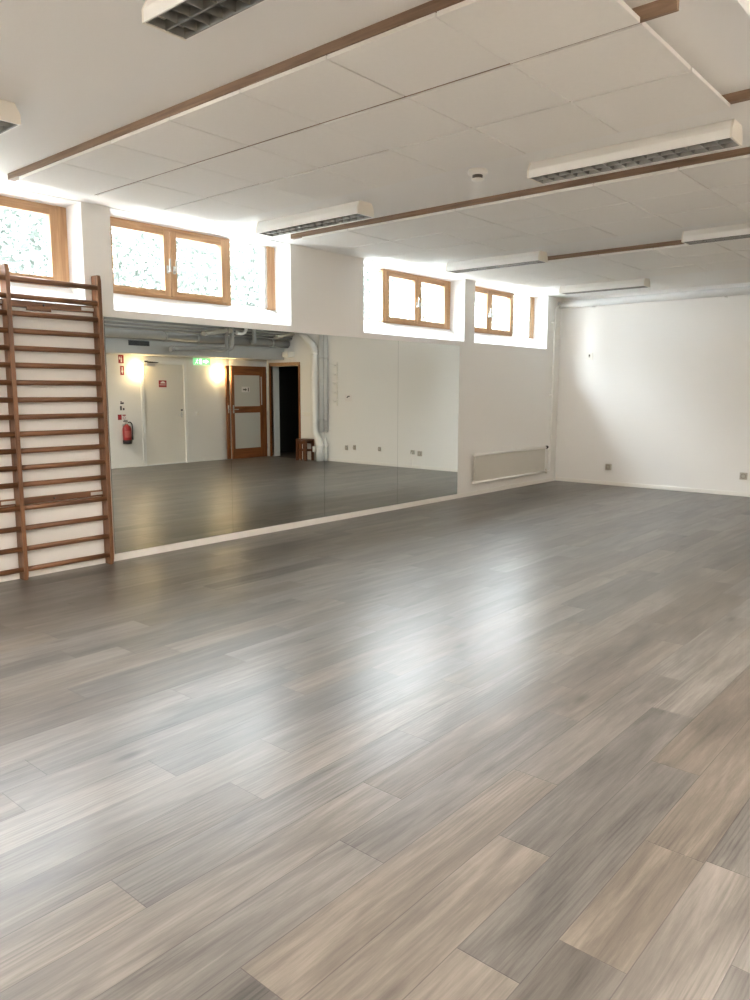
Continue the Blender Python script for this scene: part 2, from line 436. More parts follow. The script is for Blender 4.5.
# ------------------------------------------------------------------ ceiling battens and acoustic panels
BZ0 = PZ+.0205
def batten(name, x0, x1, y0, y1, z0=BZ0):
    struct(MB().box(x0, x1, y0, y1, z0, H, .002), name, BATTEN)
ISL = [
    [(2.618, 3.184), (3.208, 3.784), (3.803, 4.398)],
    [(5.368, 5.985), (6.005, 6.595), (6.615, 7.215)],
    [(8.105, 8.725), (8.745, 9.335), (9.355, 9.955)],
]
YJ = [-.509-.602*k for k in range(8)]
yn, yf = -.36, -4.98
k = 1
for isl in ISL:
    lo = isl[0][0]
    batten('trim_%d' % k, lo-.008, lo+.04, -.36, -4.90); k += 1
    for (a, b), (c_, d) in zip(isl, isl[1:]):
        batten('trim_%d' % k, b+.001, c_-.001, -.49, -4.865 if abs(b-3.184) < .01 else -4.60, PZ+.007); k += 1
    batten('trim_%d' % k, isl[-1][1]-.03, isl[-1][1]+.012, -.43, -4.98); k += 1
rowname = [['row nearest the camera', 'middle row of near field', 'row left of the smoke detector'],
           ['row just past the smoke detector', 'middle row of second field', 'last row of second field'],
           ['first row of furthest field', 'middle row of furthest field', 'last row before the back wall']]
rng = random.Random(5)
for si, isl in enumerate(ISL):
    for ri, (a, b) in enumerate(isl):
        for j in range(7):
            d = .0065
            ya, yb = YJ[j]-d/2, YJ[j+1]+d/2
            m = MB(); dz = rng.uniform(-.002, .0015)
            m.box(a, b, ya, yb, PZ+dz, PZ+.02, .0025)
            o = m.build('acoustic_ceiling_board', PANEL)
            tag(o, 'square cream ceiling panel, %s from the windows, %s' % (ORD[j], rowname[si][ri]), 'ceiling panel', 'cream acoustic panels on the ceiling', 'thing')
# white pipe under the ceiling near the camera side
p = empty('ceiling_pipe', (4.5, -5.14, 2.89), 'white round pipe under the bare ceiling at the upper right corner', 'pipe')
MB().tube([(1.2, -5.14, 2.93), (X1, -5.14, 2.93)], .04, 20).build('pipe_run', WHITE, p)
for x in (2.0, 4.8, 7.6, 10.4): 
    m = MB(); m.box(x-.015, x+.015, -5.175, -5.105, 2.93, H-.001, .002); m.build('clamp', WHITE, p)

# ------------------------------------------------------------------ luminaires
def luminaire(xc, y0, y1, label):
    z1 = H-.001; zb = 2.925; zm = 2.975; w2 = .1; wt = .072
    r = empty('ceiling_lamp', (xc, (y0+y1)/2, zb), label, 'ceiling lamp', 'boxy white louvred ceiling lamps')
    ya, yb = min(y0, y1), max(y0, y1)
    prof = [(xc-w2, zb), (xc-w2, zm), (xc-wt, z1), (xc+wt, z1), (xc+w2, zm), (xc+w2, zb), (xc+w2-.006, zb), (xc+w2-.006, zm-.002), (xc+wt-.004, z1-.012), (xc-wt+.004, z1-.012), (xc-w2+.006, zm-.002), (xc-w2+.006, zb)]
    MB().prism(prof, 'y', ya+.012, yb-.012).build('housing', WHITE, r)
    ecap = [(xc-w2-.001, zb), (xc-w2-.001, zm), (xc-wt-.001, z1), (xc+wt+.001, z1), (xc+w2+.001, zm), (xc+w2+.001, zb)]
    MB().prism(ecap, 'y', ya, ya+.012).build('end_cap', OFFW, r)
    MB().prism(ecap, 'y', yb-.012, yb).build('end_cap', OFFW, r)
    MB().prism([(xc-w2+.007, zm-.006), (xc-wt+.002, z1-.016), (xc+wt-.002, z1-.016), (xc+w2-.007, zm-.006), (xc, z1-.03)], 'y', ya+.013, yb-.013).build('reflector', REFL, r)
    for s in (-1, 1):
        MB().tube([(xc+s*.048, ya+.03, zm), (xc+s*.048, yb-.03, zm)], .013, 12).build('tube', TUBE, r)
    # louvre grid: one long middle blade, slanting cross blades
    l = MB(); n = 15
    l.prism([(xc-.004, zb+.002), (xc+.004, zb+.002), (xc+.012, zb+.036), (xc-.012, zb+.036)], 'y', ya+.013, yb-.013)
    for s in (-1, 1):
        l.prism([(xc+s*(w2-.006), zb+.001), (xc+s*(w2-.012), zb+.001), (xc+s*(w2-.022), zb+.036), (xc+s*(w2-.006), zb+.036)], 'y', ya+.013, yb-.013)
    for i in range(n+1):
        y = ya+.016+(yb-ya-.032)*i/n
        l.prism([(y-.0016, zb+.003), (y+.0016, zb+.003), (y+.009, zb+.034), (y-.009, zb+.034)], 'x', xc-w2+.008, xc+w2-.008)
    l.build('louvre', LOUV, r)
    return r
luminaire(4.848, -3.33, -4.632, 'long white louvred ceiling lamp between two panel fields, beside the smoke detector')
luminaire(4.868, -.53, -1.78, 'white louvred ceiling lamp nearest above the second window niche and wide wall pier')
luminaire(7.79, -.58, -1.82, 'white louvred ceiling lamp hanging above the third window niche')
luminaire(7.76, -3.36, -4.62, 'white louvred ceiling lamp cut by the right edge below the long lamp')
luminaire(10.52, -.67, -1.93, 'furthest white louvred ceiling lamp by the big white pipe of the back wall')
luminaire(1.94, -3.27, -4.53, 'big close-up louvred ceiling lamp on the bare ceiling at the top edge')
luminaire(1.96, -.5, -1.755, 'louvred ceiling lamp at the left edge above the wall bars')

# added fill lamps, out of view, that warm and brighten the foreground
FILL_LIT = mat('added_fill_diffuser', (.9, .85, .75, 1), .5, emit=(1, .90, .79, 1), estr=FILL_LAMP)
for x, y, lb in ((1.94, -5.86, 'added fill lamp on the ceiling, out of view above the camera'), (4.86, -5.86, 'added fill lamp on the ceiling, out of view right of the camera'), (-1.0, -4.2, 'added fill lamp on the ceiling behind the camera, mid room'), (-1.0, -1.4, 'added fill lamp on the ceiling behind the camera by the windows')):
    r = empty('ceiling_lamp', (x, y, 2.93), lb, 'ceiling lamp', 'added fill lamps out of view')
    m = MB(); m.box(x-.11, x+.11, y-.5, y+.5, 2.95, H-.001, .006); m.build('housing', WHITE, r)
    m = MB(); m.box(x-.09, x+.09, y-.48, y+.48, 2.932, 2.95, .004); m.build('diffuser', FILL_LIT, r)

# smoke detector
r = empty('smoke_detector', (4.70, -2.965, 2.955), 'round white smoke detector on the ceiling left of the long lamp', 'smoke detector')
MB().lathe([(0, 0), (.068, 0), (.070, -.02), (.060, -.032), (0, -.034)], (4.70, -2.965, H)).build('base', PLAST, r)
MB().lathe([(0, -.034), (.036, -.034), (.036, -.058), (0, -.058)], (4.70, -2.965, H)).build('sensing_cage', HOLE, r)
MB().lathe([(0, -.058), (.043, -.058), (.040, -.068), (0, -.072)], (4.70, -2.965, H)).build('cap', PLAST, r)

# ------------------------------------------------------------------ wall bars
r = empty('wall_bars', (2.68, 0, 0), 'tall wooden gymnastic wall bars with many rungs beside the mirrors', 'wall bars')
posts = (1.93, 2.68, 3.43)
for x in posts:
    m = MB(); m.prism([(-.001, 0), (-.098, 0), (-.105, .05), (-.105, 2.40), (-.098, 2.445), (-.001, 2.445)], 'x', x-.016, x+.016)
    bmesh.ops.bevel(m.bm, geom=m.bm.edges[:], offset=.004, segments=2, affect='EDGES')
    m.build('post', BEECH_Z, r)
RZ = [2.343, 2.215, 2.086, 1.954, 1.823, 1.694, 1.560, 1.427, 1.294, 1.162, 1.030, .898, .765, .580, .418, .252, .085]
for xa, xb in zip(posts, posts[1:]):
    for i, z in enumerate(RZ):
        y = -.088 if i == 0 else -.078
        m = MB(); m.tube([(xa+.016, y, z), (xb-.016, y, z)], 0, 16, sq=(.021, .017)); m.build('rung', BEECH_X, r)
    for z in (2.168, .625):
        bd = MB(); bd.box(xa+.02, xb-.02, -.028, -.002, z-.026, z+.026, .003); bd = bd.build('mounting_board', BEECH_X, r)
        if z > 2: 
            m = MB(); m.box(xa+.16, xa+.36, -.036, -.029, z-.048, z-.012, .003); m.build('spacer_block', BEECH_X, bd)
        m = MB(); m.box(xb-.13, xb-.021, -.034, -.0285, z-.012, z+.014, .001); m.build('steel_bracket', STEEL, bd)
        m = MB(); m.lathe([(0, -.004), (.009, -.003), (.009, 0)], (xa+.30, -.0285 if z < 2 else -.0365, z), 'y', 12); m.build('bolt', DARK, bd)

# ------------------------------------------------------------------ mirrors
ALPHA = .0057; YM = -.008
EDG = [3.508, 4.838, 6.170, 7.489, 8.826]
ml = ['leftmost tall frameless mirror, beside the wooden wall bars', 'second tall frameless mirror, showing the open wooden door',
      'third tall frameless mirror, showing white pipe foot and coat hooks', 'last tall frameless mirror, beside the bare wall with radiator']
for i in range(4):
    a, b = EDG[i]+.0015, EDG[i+1]-.0015
    ang = (ALPHA, 0, -ALPHA, -ALPHA)[i]
    piv = (4.838, 4.838, 6.17, 6.17)[i]
    m = MB(); m.box(a, b, YM, YM+.006, .068, 2.122)
    bm = m.bm; bm.faces.ensure_lookup_table(); bm.normal_update()
    bmesh.ops.recalc_face_normals(bm, faces=bm.faces[:])
    for f in bm.faces: f.material_index = 0 if f.normal.y < -.9 else 1
    bmesh.ops.rotate(bm, cent=(piv, YM, 0), matrix=Matrix.Rotation(ang, 3, 'Z'), verts=bm.verts[:])
    # keep every sheet in front of the wall
    o = m.build('wall_mirror', [MIRROR, mat('mirror_edge_%d' % i, (.05, .06, .055, 1), .3)])
    tag(o, ml[i], 'mirror', 'tall frameless mirrors on the window wall')

# ------------------------------------------------------------------ radiator and its pipes
r = empty('radiator', (10.25, -.06, .18), 'low white panel radiator under the right window, near the corner', 'radiator')
m = MB(); m.box(9.18, 11.27, -.078, -.055, .20, .595, .004); m.build('panel', mat('shade_toned_enamel', (.62, .59, .525, 1), .4), r)  # panel colour darkened to stand in for shading between the headers
for z in (.198, .597):
    MB().tube([(9.175, -.07, z), (11.275, -.07, z)], 0, 16, sq=(.020, .030)).build('header', TRIM, r)
for x in (9.5, 10.95):
    m = MB(); m.box(x-.02, x+.02, -.055, -.001, .25, .56, .002); m.build('wall_bracket', OFFW, r)
m = MB(); m.tube([(11.275, -.07, .597), (11.315, -.07, .597)], .012, 12); v = m.build('valve', STEEL, r)
MB().lathe([(0, 0), (.024, .0), (.026, .03), (.02, .05), (0, .052)], (11.315, -.07, .597), 'x', 16).build('knob', DARK, v)
m = MB(); m.tube([(11.275, -.07, .198), (11.34, -.07, .198)], .012, 12); m.tube([(11.335, -.07, .165), (11.335, -.07, .235)], .016, 12); m.build('return_valve', OFFW, r)

r = empty('wall_mounted_heating_pipe', (11.5, -.05, .15), 'thin white upright heating pipe between the corner and the radiator', 'pipe', kind='thing')
MB().tube([(11.36, -.06, .19), (11.49, -.055, .19), (11.51, -.05, 2.83), (11.66, -.05, 2.905)], .013, 12, bend=.05).build('riser', WHITE, r)
MB().tube([(11.372, -.07, .17), (11.455, -.045, .17), (11.46, -.045, .52), (11.39, -.045, .60), (11.376, -.07, .60)], .010, 12, bend=.04).build('branch', WHITE, r)
for z in (.55, 1.45, 2.62):
    m = MB(); m.box(11.48, 11.525, -.068, -.001, z-.01, z+.01, .002); m.build('clip', WHITE, r)
r = empty('ceiling_main_pipe', (11.70, -2.8, 2.84), 'thick white horizontal pipe along the top of the back wall', 'pipe')
MB().tube([(11.70, -.015, 2.912), (11.70, -5.42, 2.912)], .058, 24).build('pipe_run', PIPEW, r)
for y in (-.6, -2.6, -4.4):
    m = MB(); m.box(11.63, 11.794, y-.014, y+.014, 2.842, 2.853, .001); m.build('clamp', WHITE, r)

# ------------------------------------------------------------------ small things on the back wall
def socket(y, z, label, wd=.085, ht=.085, d=.03, double=False):
    o = empty('wall_socket', (X1-.001, y, z), label, 'socket', 'white wall sockets on the back wall')
    m = MB(); m.box(X1-d, X1-.001, y-wd/2, y+wd/2, z-ht/2, z+ht/2, .006); m.build('cover_plate', SOCK, o)
    n = 2 if double else 1
    for k in range(n):
        zz = z+(0 if n == 1 else (k-.5)*.06)
        MB().lathe([(.030, -d-.0012), (.0295, -d+.006), (0, -d+.006)], (X1, y, zz), 'x', 20).build('recess', HOLE, o)
        m = MB(); m.lathe([(.030, -d-.0013), (.034, -d-.0013), (.034, -d+.002)], (X1, y, zz), 'x', 20); m.build('recess_ring', DARK, o)
    return o
socket(-.95, .295, 'white socket low on the back wall, nearest the radiator corner', .095, .10)
socket(-2.995, .297, 'white socket low on the back wall at the right edge of the photo', .10, .10)
socket(-3.175, .315, 'white socket with a hanging cable, seen low in the last mirror', .085, .085)
socket(-4.035, .333, 'single socket low in the third mirror, near its right seam', .06, .09)
socket(-4.731, .33, 'right one of two sockets seen below the notice in the mirror', .06, .10)
socket(-4.962, .315, 'left one of two sockets seen below the notice in the mirror', .07, .10)
o = tag(MB().tube([(X1-.045, -3.175, .31), (X1-.06, -3.17, .25), (X1-.03, -3.165, .15), (X1-.03, -3.17, .03), (X1-.05, -3.2, .008)], .006, 8, bend=.05).build('power_cord', PLAST), 'white power cord hanging from the socket seen in the last mirror', 'cord')
o = empty('wall_thermostat', (X1-.001, -.545, 2.07), 'small white sensor plate high on the back wall', 'thermostat')
m = MB(); m.box(X1-.022, X1-.001, -.592, -.498, 2.015, 2.125, .006); m.build('cover_plate', PLAST, o)
m = MB(); m.box(X1-.026, X1-.022, -.558, -.532, 2.055, 2.10, .002); m.build('sensor_window', HOLE, o)
m = MB(); m.box(X1-.029, X1-.026, -.550, -.540, 2.06, 2.072, .001); m.build('slider', PLAST, o)

# coat hook rail seen in the third mirror
o = empty('coat_hook_rail', (X1-.001, -5.24, 1.2), 'upright white rail of coat hooks seen in the third mirror', 'coat rack')
m = MB(); m.box(X1-.02, X1-.001, -5.275, -5.225, 1.19, 2.11, .004); m.build('rail', PLAST, o)
for k in range(5):
    z = 1.28+.19*k
    MB().tube([(X1-.02, -5.25, z), (X1-.10, -5.25, z-.01), (X1-.125, -5.25, z+.045)], .009, 10, bend=.03).build('hook', WHITE, o)
    MB().tube([(X1-.02, -5.245, z+.03), (X1-.055, -5.19, z+.03), (X1-.06, -5.165, z+.07)], .008, 10, bend=.03).build('hook', WHITE, o)
# notice
o = empty('wall_notice', (X1-.001, -4.92, 1.33), 'small white notice with a black mark right of the coat hooks', 'notice')
m = MB(); m.box(X1-.004, X1-.001, -5.02, -4.82, 1.30, 1.43, .001); m.build('sheet', SIGNW, o)
m = MB(); m.prism([(-4.97, 1.365), (-4.93, 1.405), (-4.87, 1.405), (-4.88, 1.385), (-4.91, 1.385), (-4.94, 1.36)], 'x', X1-.0055, X1-.004); m.build('black_mark', SIGNK, o)
m = MB(); m.box(X1-.012, X1-.001, -5.03, -4.82, 1.285, 1.298, .001); m.build('ledge', PLAST, o)

# triple light switch
o = empty('light_switch', (X1-.001, -6.06, .99), 'triple white light switch beside the dark doorway', 'light switch')
m = MB(); m.box(X1-.012, X1-.001, -6.17, -5.95, .952, 1.032, .003); m.build('plate', OFFW, o)
for k in range(3):
    y = -6.133+.073*k
    m = MB(); m.box(X1-.018, X1-.012, y-.027, y+.027, .963, 1.021, .003); m.build('rocker', PLAST, o)

# white waste pipe with its foot bend
o = empty('waste_pipe', (X1-.1, -5.66, 0), 'white vertical waste pipe with an offset bend at its foot', 'pipe')
MB().tube([(X1-.10, -6.08, 2.73), (X1-.10, -5.685, 2.44), (X1-.10, -5.685, .60), (X1-.10, -5.56, .42), (X1-.10, -5.56, .001)], .076, 24, bend=.12).build('pipe_run', WHITE, o)
for z in (2.3, .34): MB().tube([(X1-.10, -5.685 if z > 1 else -5.56, z-.03), (X1-.10, -5.685 if z > 1 else -5.56, z+.03)], .082, 24).build('collar', WHITE, o)
m = MB(); m.box(X1-.21, X1-.13, -5.67, -5.62, .20, .32, .006); m.build('inspection_box', PLAST, o)
o = empty('upright_pipe', (X1-.05, -5.53, .62), 'grey upright pipe close beside the white waste pipe', 'pipe')
MB().tube([(X1-.052, -5.54, .62), (X1-.052, -5.54, 2.72)], .05, 16).build('pipe_run', PIPEW, o)
for z in (.9, 2.2): MB().tube([(X1-.052, -5.54, z-.012), (X1-.052, -5.54, z+.012)], .0515, 16).build('clamp', STEEL, o)

# stool
o = empty('wooden_stool', (X1-.30, -6.15, 0), 'dark brown wooden stool under the light switch by the doorway', 'stool')
sx0, sx1, sy0, sy1 = X1-.32, X1-.06, -6.08, -5.76
m = MB(); m.box(sx0, sx1, sy0, sy1, .435, .47, .008); m.build('seat', STOOLW, o)
for x in (sx0+.025, sx1-.025):
    for y in (sy0+.03, sy1-.03):
        m = MB(); m.prism([(y-.024, 0), (y+.024, 0), (y+.027, .435), (y-.027, .435)], 'x', x-.022, x+.022); m.build('leg', STOOLW, o)
for x in (sx0+.025, sx1-.025):
    m = MB(); m.box(x-.012, x+.012, sy0+.05, sy1-.05, .365, .43, .003); m.build('apron', STOOLW, o)
    m = MB(); m.box(x-.014, x+.014, sy0+.05, sy1-.05, .21, .245, .003); m.build('stretcher', STOOLW, o)
m = MB(); m.box(sx0+.012, sx0+.03, -5.94, -5.90, .0, .37, .003); m.build('slat', STOOLW, o)
for y in (sy0+.03, sy1-.03):
    m = MB(); m.box(sx0+.045, sx1-.045, y-.012, y+.012, .21, .245, .003); m.build('stretcher', STOOLW, o)

# ------------------------------------------------------------------ wooden door, standing open
d = empty('door_2', (X1-.05, -7.21, 0), kind='structure')
m = MB(); yy0, yy1 = DY0, DY1
m.box(X1-.018, X1+.06, yy0-.055, yy0, 0, DZ+.06, .003); m.box(X1-.018, X1+.06, yy1, yy1+.05, 0, DZ+.06, .003); m.build('door_frame', DOORW_Z, d)
m = MB(); m.box(X1-.018, X1+.06, yy0-.055, yy1+.05, DZ, DZ+.075, .003); m.build('door_frame', PINE_X, d)
m = MB(); m.box(X1+.06, X1+.24, yy0-.002, yy0+.003, 0, DZ); m.box(X1+.06, X1+.24, yy1-.003, yy1+.002, 0, DZ); m.box(X1+.06, X1+.24, yy0, yy1, DZ-.003, DZ+.002); m.build('door_reveal', WHITE, d)
lx0, lx1, ly0, ly1 = 10.665, 11.665, -7.262, -7.220
UZ = [(1.845, 2.045), (1.02, 1.165), (.012, .235)]
m = MB(); m.box(lx0, lx0+.075, ly0, ly1, .012, 2.045, .003); m.box(lx1-.19, lx1, ly0, ly1, .012, 2.045, .003)
leaf = m.build('door_leaf', DOORW_Z, d)
m = MB()
for a, b in UZ: m.box(lx0+.075, lx1-.19, ly0+.001, ly1-.001, a, b, .002)
m.build('rail', DOORW_X, leaf)
for a, b in ((1.165, 1.845), (.235, 1.02)):
    m = MB(); m.box(lx0+.07, lx1-.185, ly0+.012, ly1-.014, a-.004, b+.004); m.build('infill_panel', PALEGLASS, leaf)
m = MB(); m.box(lx1-.165, lx1-.135, ly1-.002, ly1+.002, 1.19, 1.82, .0005); m.build('pale_strip', PALEGLASS, leaf)
m = MB(); m.box(lx0+.025, lx0+.055, ly1, ly1+.008, 1.02, 1.19, .002); m.tube([(lx0+.04, ly1+.004, 1.10), (lx0+.04, ly1+.05, 1.10), (lx0+.14, ly1+.05, 1.10)], .009, 10, bend=.02); m.build('door_handle', STEEL, leaf)
for z in (.25, 1.0, 1.85): MB().tube([(lx1+.012, -7.225, z-.05), (lx1+.012, -7.225, z+.05)], .011, 10).build('hinge', STEEL, leaf)
o = empty('door_sign', (11.06, ly1-.013, 1.53), 'small pale sign with grey arrow on the wooden door', 'sign')
m = MB(); m.box(10.955, 11.18, ly1-.0135, ly1-.009, 1.475, 1.595, .001); m.build('plate', SIGNW, o)
m = MB(); m.prism([(10.99, 1.515), (11.06, 1.515), (11.06, 1.495), (11.10, 1.53), (11.06, 1.565), (11.06, 1.545), (10.99, 1.545)], 'y', ly1-.009, ly1-.0078); m.box(11.13, 11.155, ly1-.009, ly1-.0078, 1.49, 1.575); m.build('arrow', HOLE, o)

# ------------------------------------------------------------------ white door in the opposite wall
d = empty('door_1', ((OX0+OX1)/2, YW, 0), kind='structure')
m = MB(); m.box(OX0-.02, OX0+.055, YW-.1, YW+.016, 0, OZ+.02, .003); m.box(OX1-.055, OX1+.02, YW-.1, YW+.016, 0, OZ+.02, .003); m.box(OX0+.055, OX1-.055, YW-.1, YW+.016, 2.035, OZ+.02, .003); m.build('door_frame', WHITE, d)
m = MB(); m.box(OX0+.058, OX1-.058, YW-.055, YW-.012, .012, 2.032, .002); leaf = m.build('door_leaf', OFFW, d)
m = MB(); m.box(OX0+.05, OX1-.05, YW-.1, YW, -.001, .008); m.build('threshold', STEEL, d)
hx = 9.555
m = MB(); m.box(hx-.02, hx+.02, YW-.012, YW-.004, .95, 1.06, .003); m.tube([(hx, YW-.006, 1.005), (hx, YW+.045, 1.005), (hx-.12, YW+.045, 1.005)], .010, 10, bend=.02); m.build('door_handle', STEEL, leaf)
MB().lathe([(0, .03), (.018, .03), (.02, 0)], (hx+.005, YW-.012, 1.105), 'y', 16).build('lock_cylinder', DARK, leaf)
m = MB(); m.box(8.71, 8.93, YW-.012, YW+.045, 1.985, 2.03, .005); cl = m.build('door_closer', STEEL, leaf)
m = MB(); m.tube([(8.74, YW+.05, 2.05), (8.92, YW+.16, 2.055), (8.72, YW+.03, 2.075)], .009, 8); m.box(8.70, 8.76, YW+.016, YW+.05, 2.06, 2.09, .003); m.build('closer_arm', DARK, cl)
o = empty('door_sign', (9.125, YW-.011, 1.575), 'small dark red and white sign on the white door', 'sign')
m = MB(); m.box(9.03, 9.215, YW-.0118, YW-.008, 1.572, 1.71, .001); m.build('plate', SIGNR, o)
m = MB(); m.prism([(9.065, 1.65), (9.19, 1.65), (9.17, 1.68), (9.13, 1.695), (9.085, 1.68)], 'y', YW-.008, YW-.0065); m.box(9.05, 9.19, YW-.008, YW-.0065, 1.615, 1.625); m.build('pictogram', SIGNW, o)

# ------------------------------------------------------------------ opposite wall: lamps, signs, extinguisher
def sconce(x, label):
    z = 1.885
    o = empty('wall_lamp', (x, YW, z), label, 'wall lamp', 'warm wall lamps on the opposite wall')
    m = MB(); m.box(x-.05, x+.05, YW+.001, YW+.02, z-.06, z+.06, .004); m.build('wall_plate', WHITE, o)
    s = MB(); s.box(x-.075, x+.075, YW+.02, YW+.13, z-.07, z+.07, .012); s.build('lamp_shade', GLOWW, o)
    MB().tube([(x-.09, YW+.012, z-.02), (x-.05, YW+.012, z-.02)], .006, 8).build('cable', DARK, o)
sconce(8.515, 'glowing square wall lamp left of the white door in the mirror')
sconce(10.52, 'glowing square wall lamp between white door and wooden door')
sconce(.2, 'added unseen wall lamp behind the camera for warm fill')  # added out of view to warm the near side of the room

o = empty('exit_sign', (10.09, YW, 2.04), 'green glowing exit sign with running figure and arrow', 'exit sign')
m = MB(); m.box(9.885, 10.30, YW+.001, YW+.05, 2.045, 2.185, .004); m.build('light_box', GLOWG, o)
g = MB(); y0, y1 = YW+.05, YW+.052
g.box(10.01, 10.07, y0, y1, 2.06, 2.17); g.prism([(10.10, 2.09), (10.17, 2.09), (10.17, 2.065), (10.255, 2.115), (10.17, 2.165), (10.17, 2.14), (10.10, 2.14)], 'y', y0, y1)
g.lathe([(0, .0), (.011, 0), (.011, .002), (0, .002)], (9.955, y0, 2.158), 'y', 12)
g.tube([(9.95, y0+.001, 2.14), (9.935, y0+.001, 2.105), (9.915, y0+.001, 2.09), (9.90, y0+.001, 2.068)], .006, 6); g.tube([(9.935, y0+.001, 2.105), (9.965, y0+.001, 2.088), (9.96, y0+.001, 2.062)], .006, 6); g.tube([(9.95, y0+.001, 2.14), (9.98, y0+.001, 2.125)], .005, 6); g.tube([(9.95, y0+.001, 2.14), (9.92, y0+.001, 2.128)], .005, 6)
g.build('pictogram', GLOWS, o)

def red_sign(x0, x1, z0, z1, label, kind):
    o = empty('fire_sign', ((x0+x1)/2, YW, z0), label, 'sign')
    base, ink = (SIGNR, SIGNW) if kind < 2 else (SIGNW, SIGNK)
    m = MB(); m.box(x0, x1, YW+.001, YW+.004, z0, z1, .0005); m.build('plate', base, o)
    cx, cz, w_, h_ = (x0+x1)/2, (z0+z1)/2, x1-x0, z1-z0
    m = MB(); a, b = YW+.004, YW+.0055
    if kind == 0:      # extinguisher shape and flame
        m.box(cx-w_*.08, cx+w_*.16, a, b, cz-h_*.38, cz+h_*.16); m.box(cx-w_*.02, cx+w_*.10, a, b, cz+h_*.20, cz+h_*.32)
        m.prism([(cx-w_*.38, cz-h_*.05), (cx-w_*.18, cz-h_*.05), (cx-w_*.16, cz+h_*.12), (cx-w_*.28, cz+h_*.34), (cx-w_*.40, cz+h_*.12)], 'y', a, b)
    elif kind == 1:    # downward arrow
        m.prism([(cx-w_*.1, cz+h_*.38), (cx-w_*.1, cz-h_*.02), (cx-w_*.3, cz-h_*.02), (cx, cz-h_*.38), (cx+w_*.3, cz-h_*.02), (cx+w_*.1, cz-h_*.02), (cx+w_*.1, cz+h_*.38)], 'y', a, b)
    elif kind == 2:
        m.box(x0+w_*.06, x1-w_*.06, a, b, z0+h_*.06, z1-h_*.4); m.box(x0+w_*.06, cx-w_*.05, a, b, z1-h_*.3, z1-h_*.06)
    elif kind == 3:
        m.box(x0+w_*.05, cx-w_*.1, a, b, z0+h_*.05, z1-h_*.05); m.box(cx+w_*.1, x1-w_*.05, a, b, z0+h_*.05, cz+h_*.02)
    m.build('pictogram', ink if kind != 4 else SIGNR, o)
    return o
red_sign(8.135, 8.25, 2.025, 2.185, 'upper red fire sign, highest on the wall under the soffit', 0)
red_sign(8.165, 8.25, 1.80, 1.975, 'lower red fire sign left of the wall lamp, with an arrow', 1)
red_sign(8.13, 8.215, 1.24, 1.30, 'uppermost small black square label above the extinguisher', 2)
red_sign(8.12, 8.225, 1.12, 1.21, 'second small black and white label above the extinguisher', 3)
o = empty('fire_sign', (8.16, YW, .93), 'wide red and white instruction sign right above the extinguisher', 'sign')
m = MB(); m.box(8.065, 8.255, YW+.001, YW+.004, .935, 1.045, .0005); m.build('plate', SIGNW, o)
m = MB(); m.box(8.068, 8.15, YW+.004, YW+.0055, .938, 1.042); m.box(8.17, 8.24, YW+.004, YW+.0055, 1.015, 1.038); m.lathe([(.028, .004), (.028, .0055), (.022, .0055), (.022, .004)], (8.205, YW, .975), 'y', 16); m.build('red_print', SIGNR, o)

o = empty('wall_mounted_fire_extinguisher', (8.19, YW+.1, .47), 'red fire extinguisher with black hose hanging on the wall', 'fire extinguisher', kind='thing')
cx, cy = 8.195, YW+.10
MB().lathe([(0, .52), (.078, .52), (.083, .535), (.083, .77), (.070, .815), (.035, .84), (.028, .86), (0, .86)], (cx, cy, 0), 'z', 28).build('cylinder', RED, o)
MB().lathe([(0, .475), (.084, .475), (.086, .53), (.086, .545), (.083, .55)], (cx, cy, 0), 'z', 28).build('base_ring', BLACKR, o)
m = MB(); m.lathe([(.026, .855), (.026, .88), (.02, .90), (0, .90)], (cx, cy, 0), 'z', 16); vl = m.build('valve', STEEL, o)
m = MB(); m.box(cx-.07, cx+.02, cy-.012, cy+.012, .90, .915, .003); m.box(cx-.06, cx+.02, cy-.010, cy+.010, .925, .938, .003); m.build('lever', BLACKR, vl)
MB().tube([(cx+.02, cy, .885), (cx+.085, cy, .90), (cx+.115, cy+.01, .84), (cx+.112, cy+.01, .62)], .011, 10, bend=.05).build('hose', BLACKR, o)
MB().tube([(cx+.112, cy+.01, .63), (cx+.108, cy+.01, .55)], [.013, .018], 10).build('nozzle', BLACKR, o)
m = MB(); m.tube([(cx-.084, cy, .69), (cx-.082, cy+.001, .69)], .001, 4); m.bm.clear()
n = 10
for k in range(n):
    a0 = PI*.15+PI*.7*k/n; a1 = PI*.15+PI*.7*(k+1)/n; R = .0842
    m.bm.faces.new([m.bm.verts.new((cx+R*math.cos(a), cy+R*math.sin(a), z)) for a, z in ((a0, .60), (a1, .60), (a1, .73), (a0, .73))])
m.build('instruction_label', mat('faded_red_label', srgb(168, 78, 72), .5), o)
m = MB(); m.box(cx-.03, cx+.03, YW+.001, YW+.02, .74, .86, .003); m.build('wall_hook', STEEL, o)
o = empty('wall_socket', (9.955, YW, 1.0), 'small white switch between white door and second wall lamp', 'switch')
m = MB(); m.box(9.915, 9.995, YW+.001, YW+.014, .975, 1.055, .003); m.build('cover_plate', PLAST, o)
m = MB(); m.box(9.93, 9.98, YW+.014, YW+.02, .99, 1.04, .003); m.build('rocker', OFFW, o)

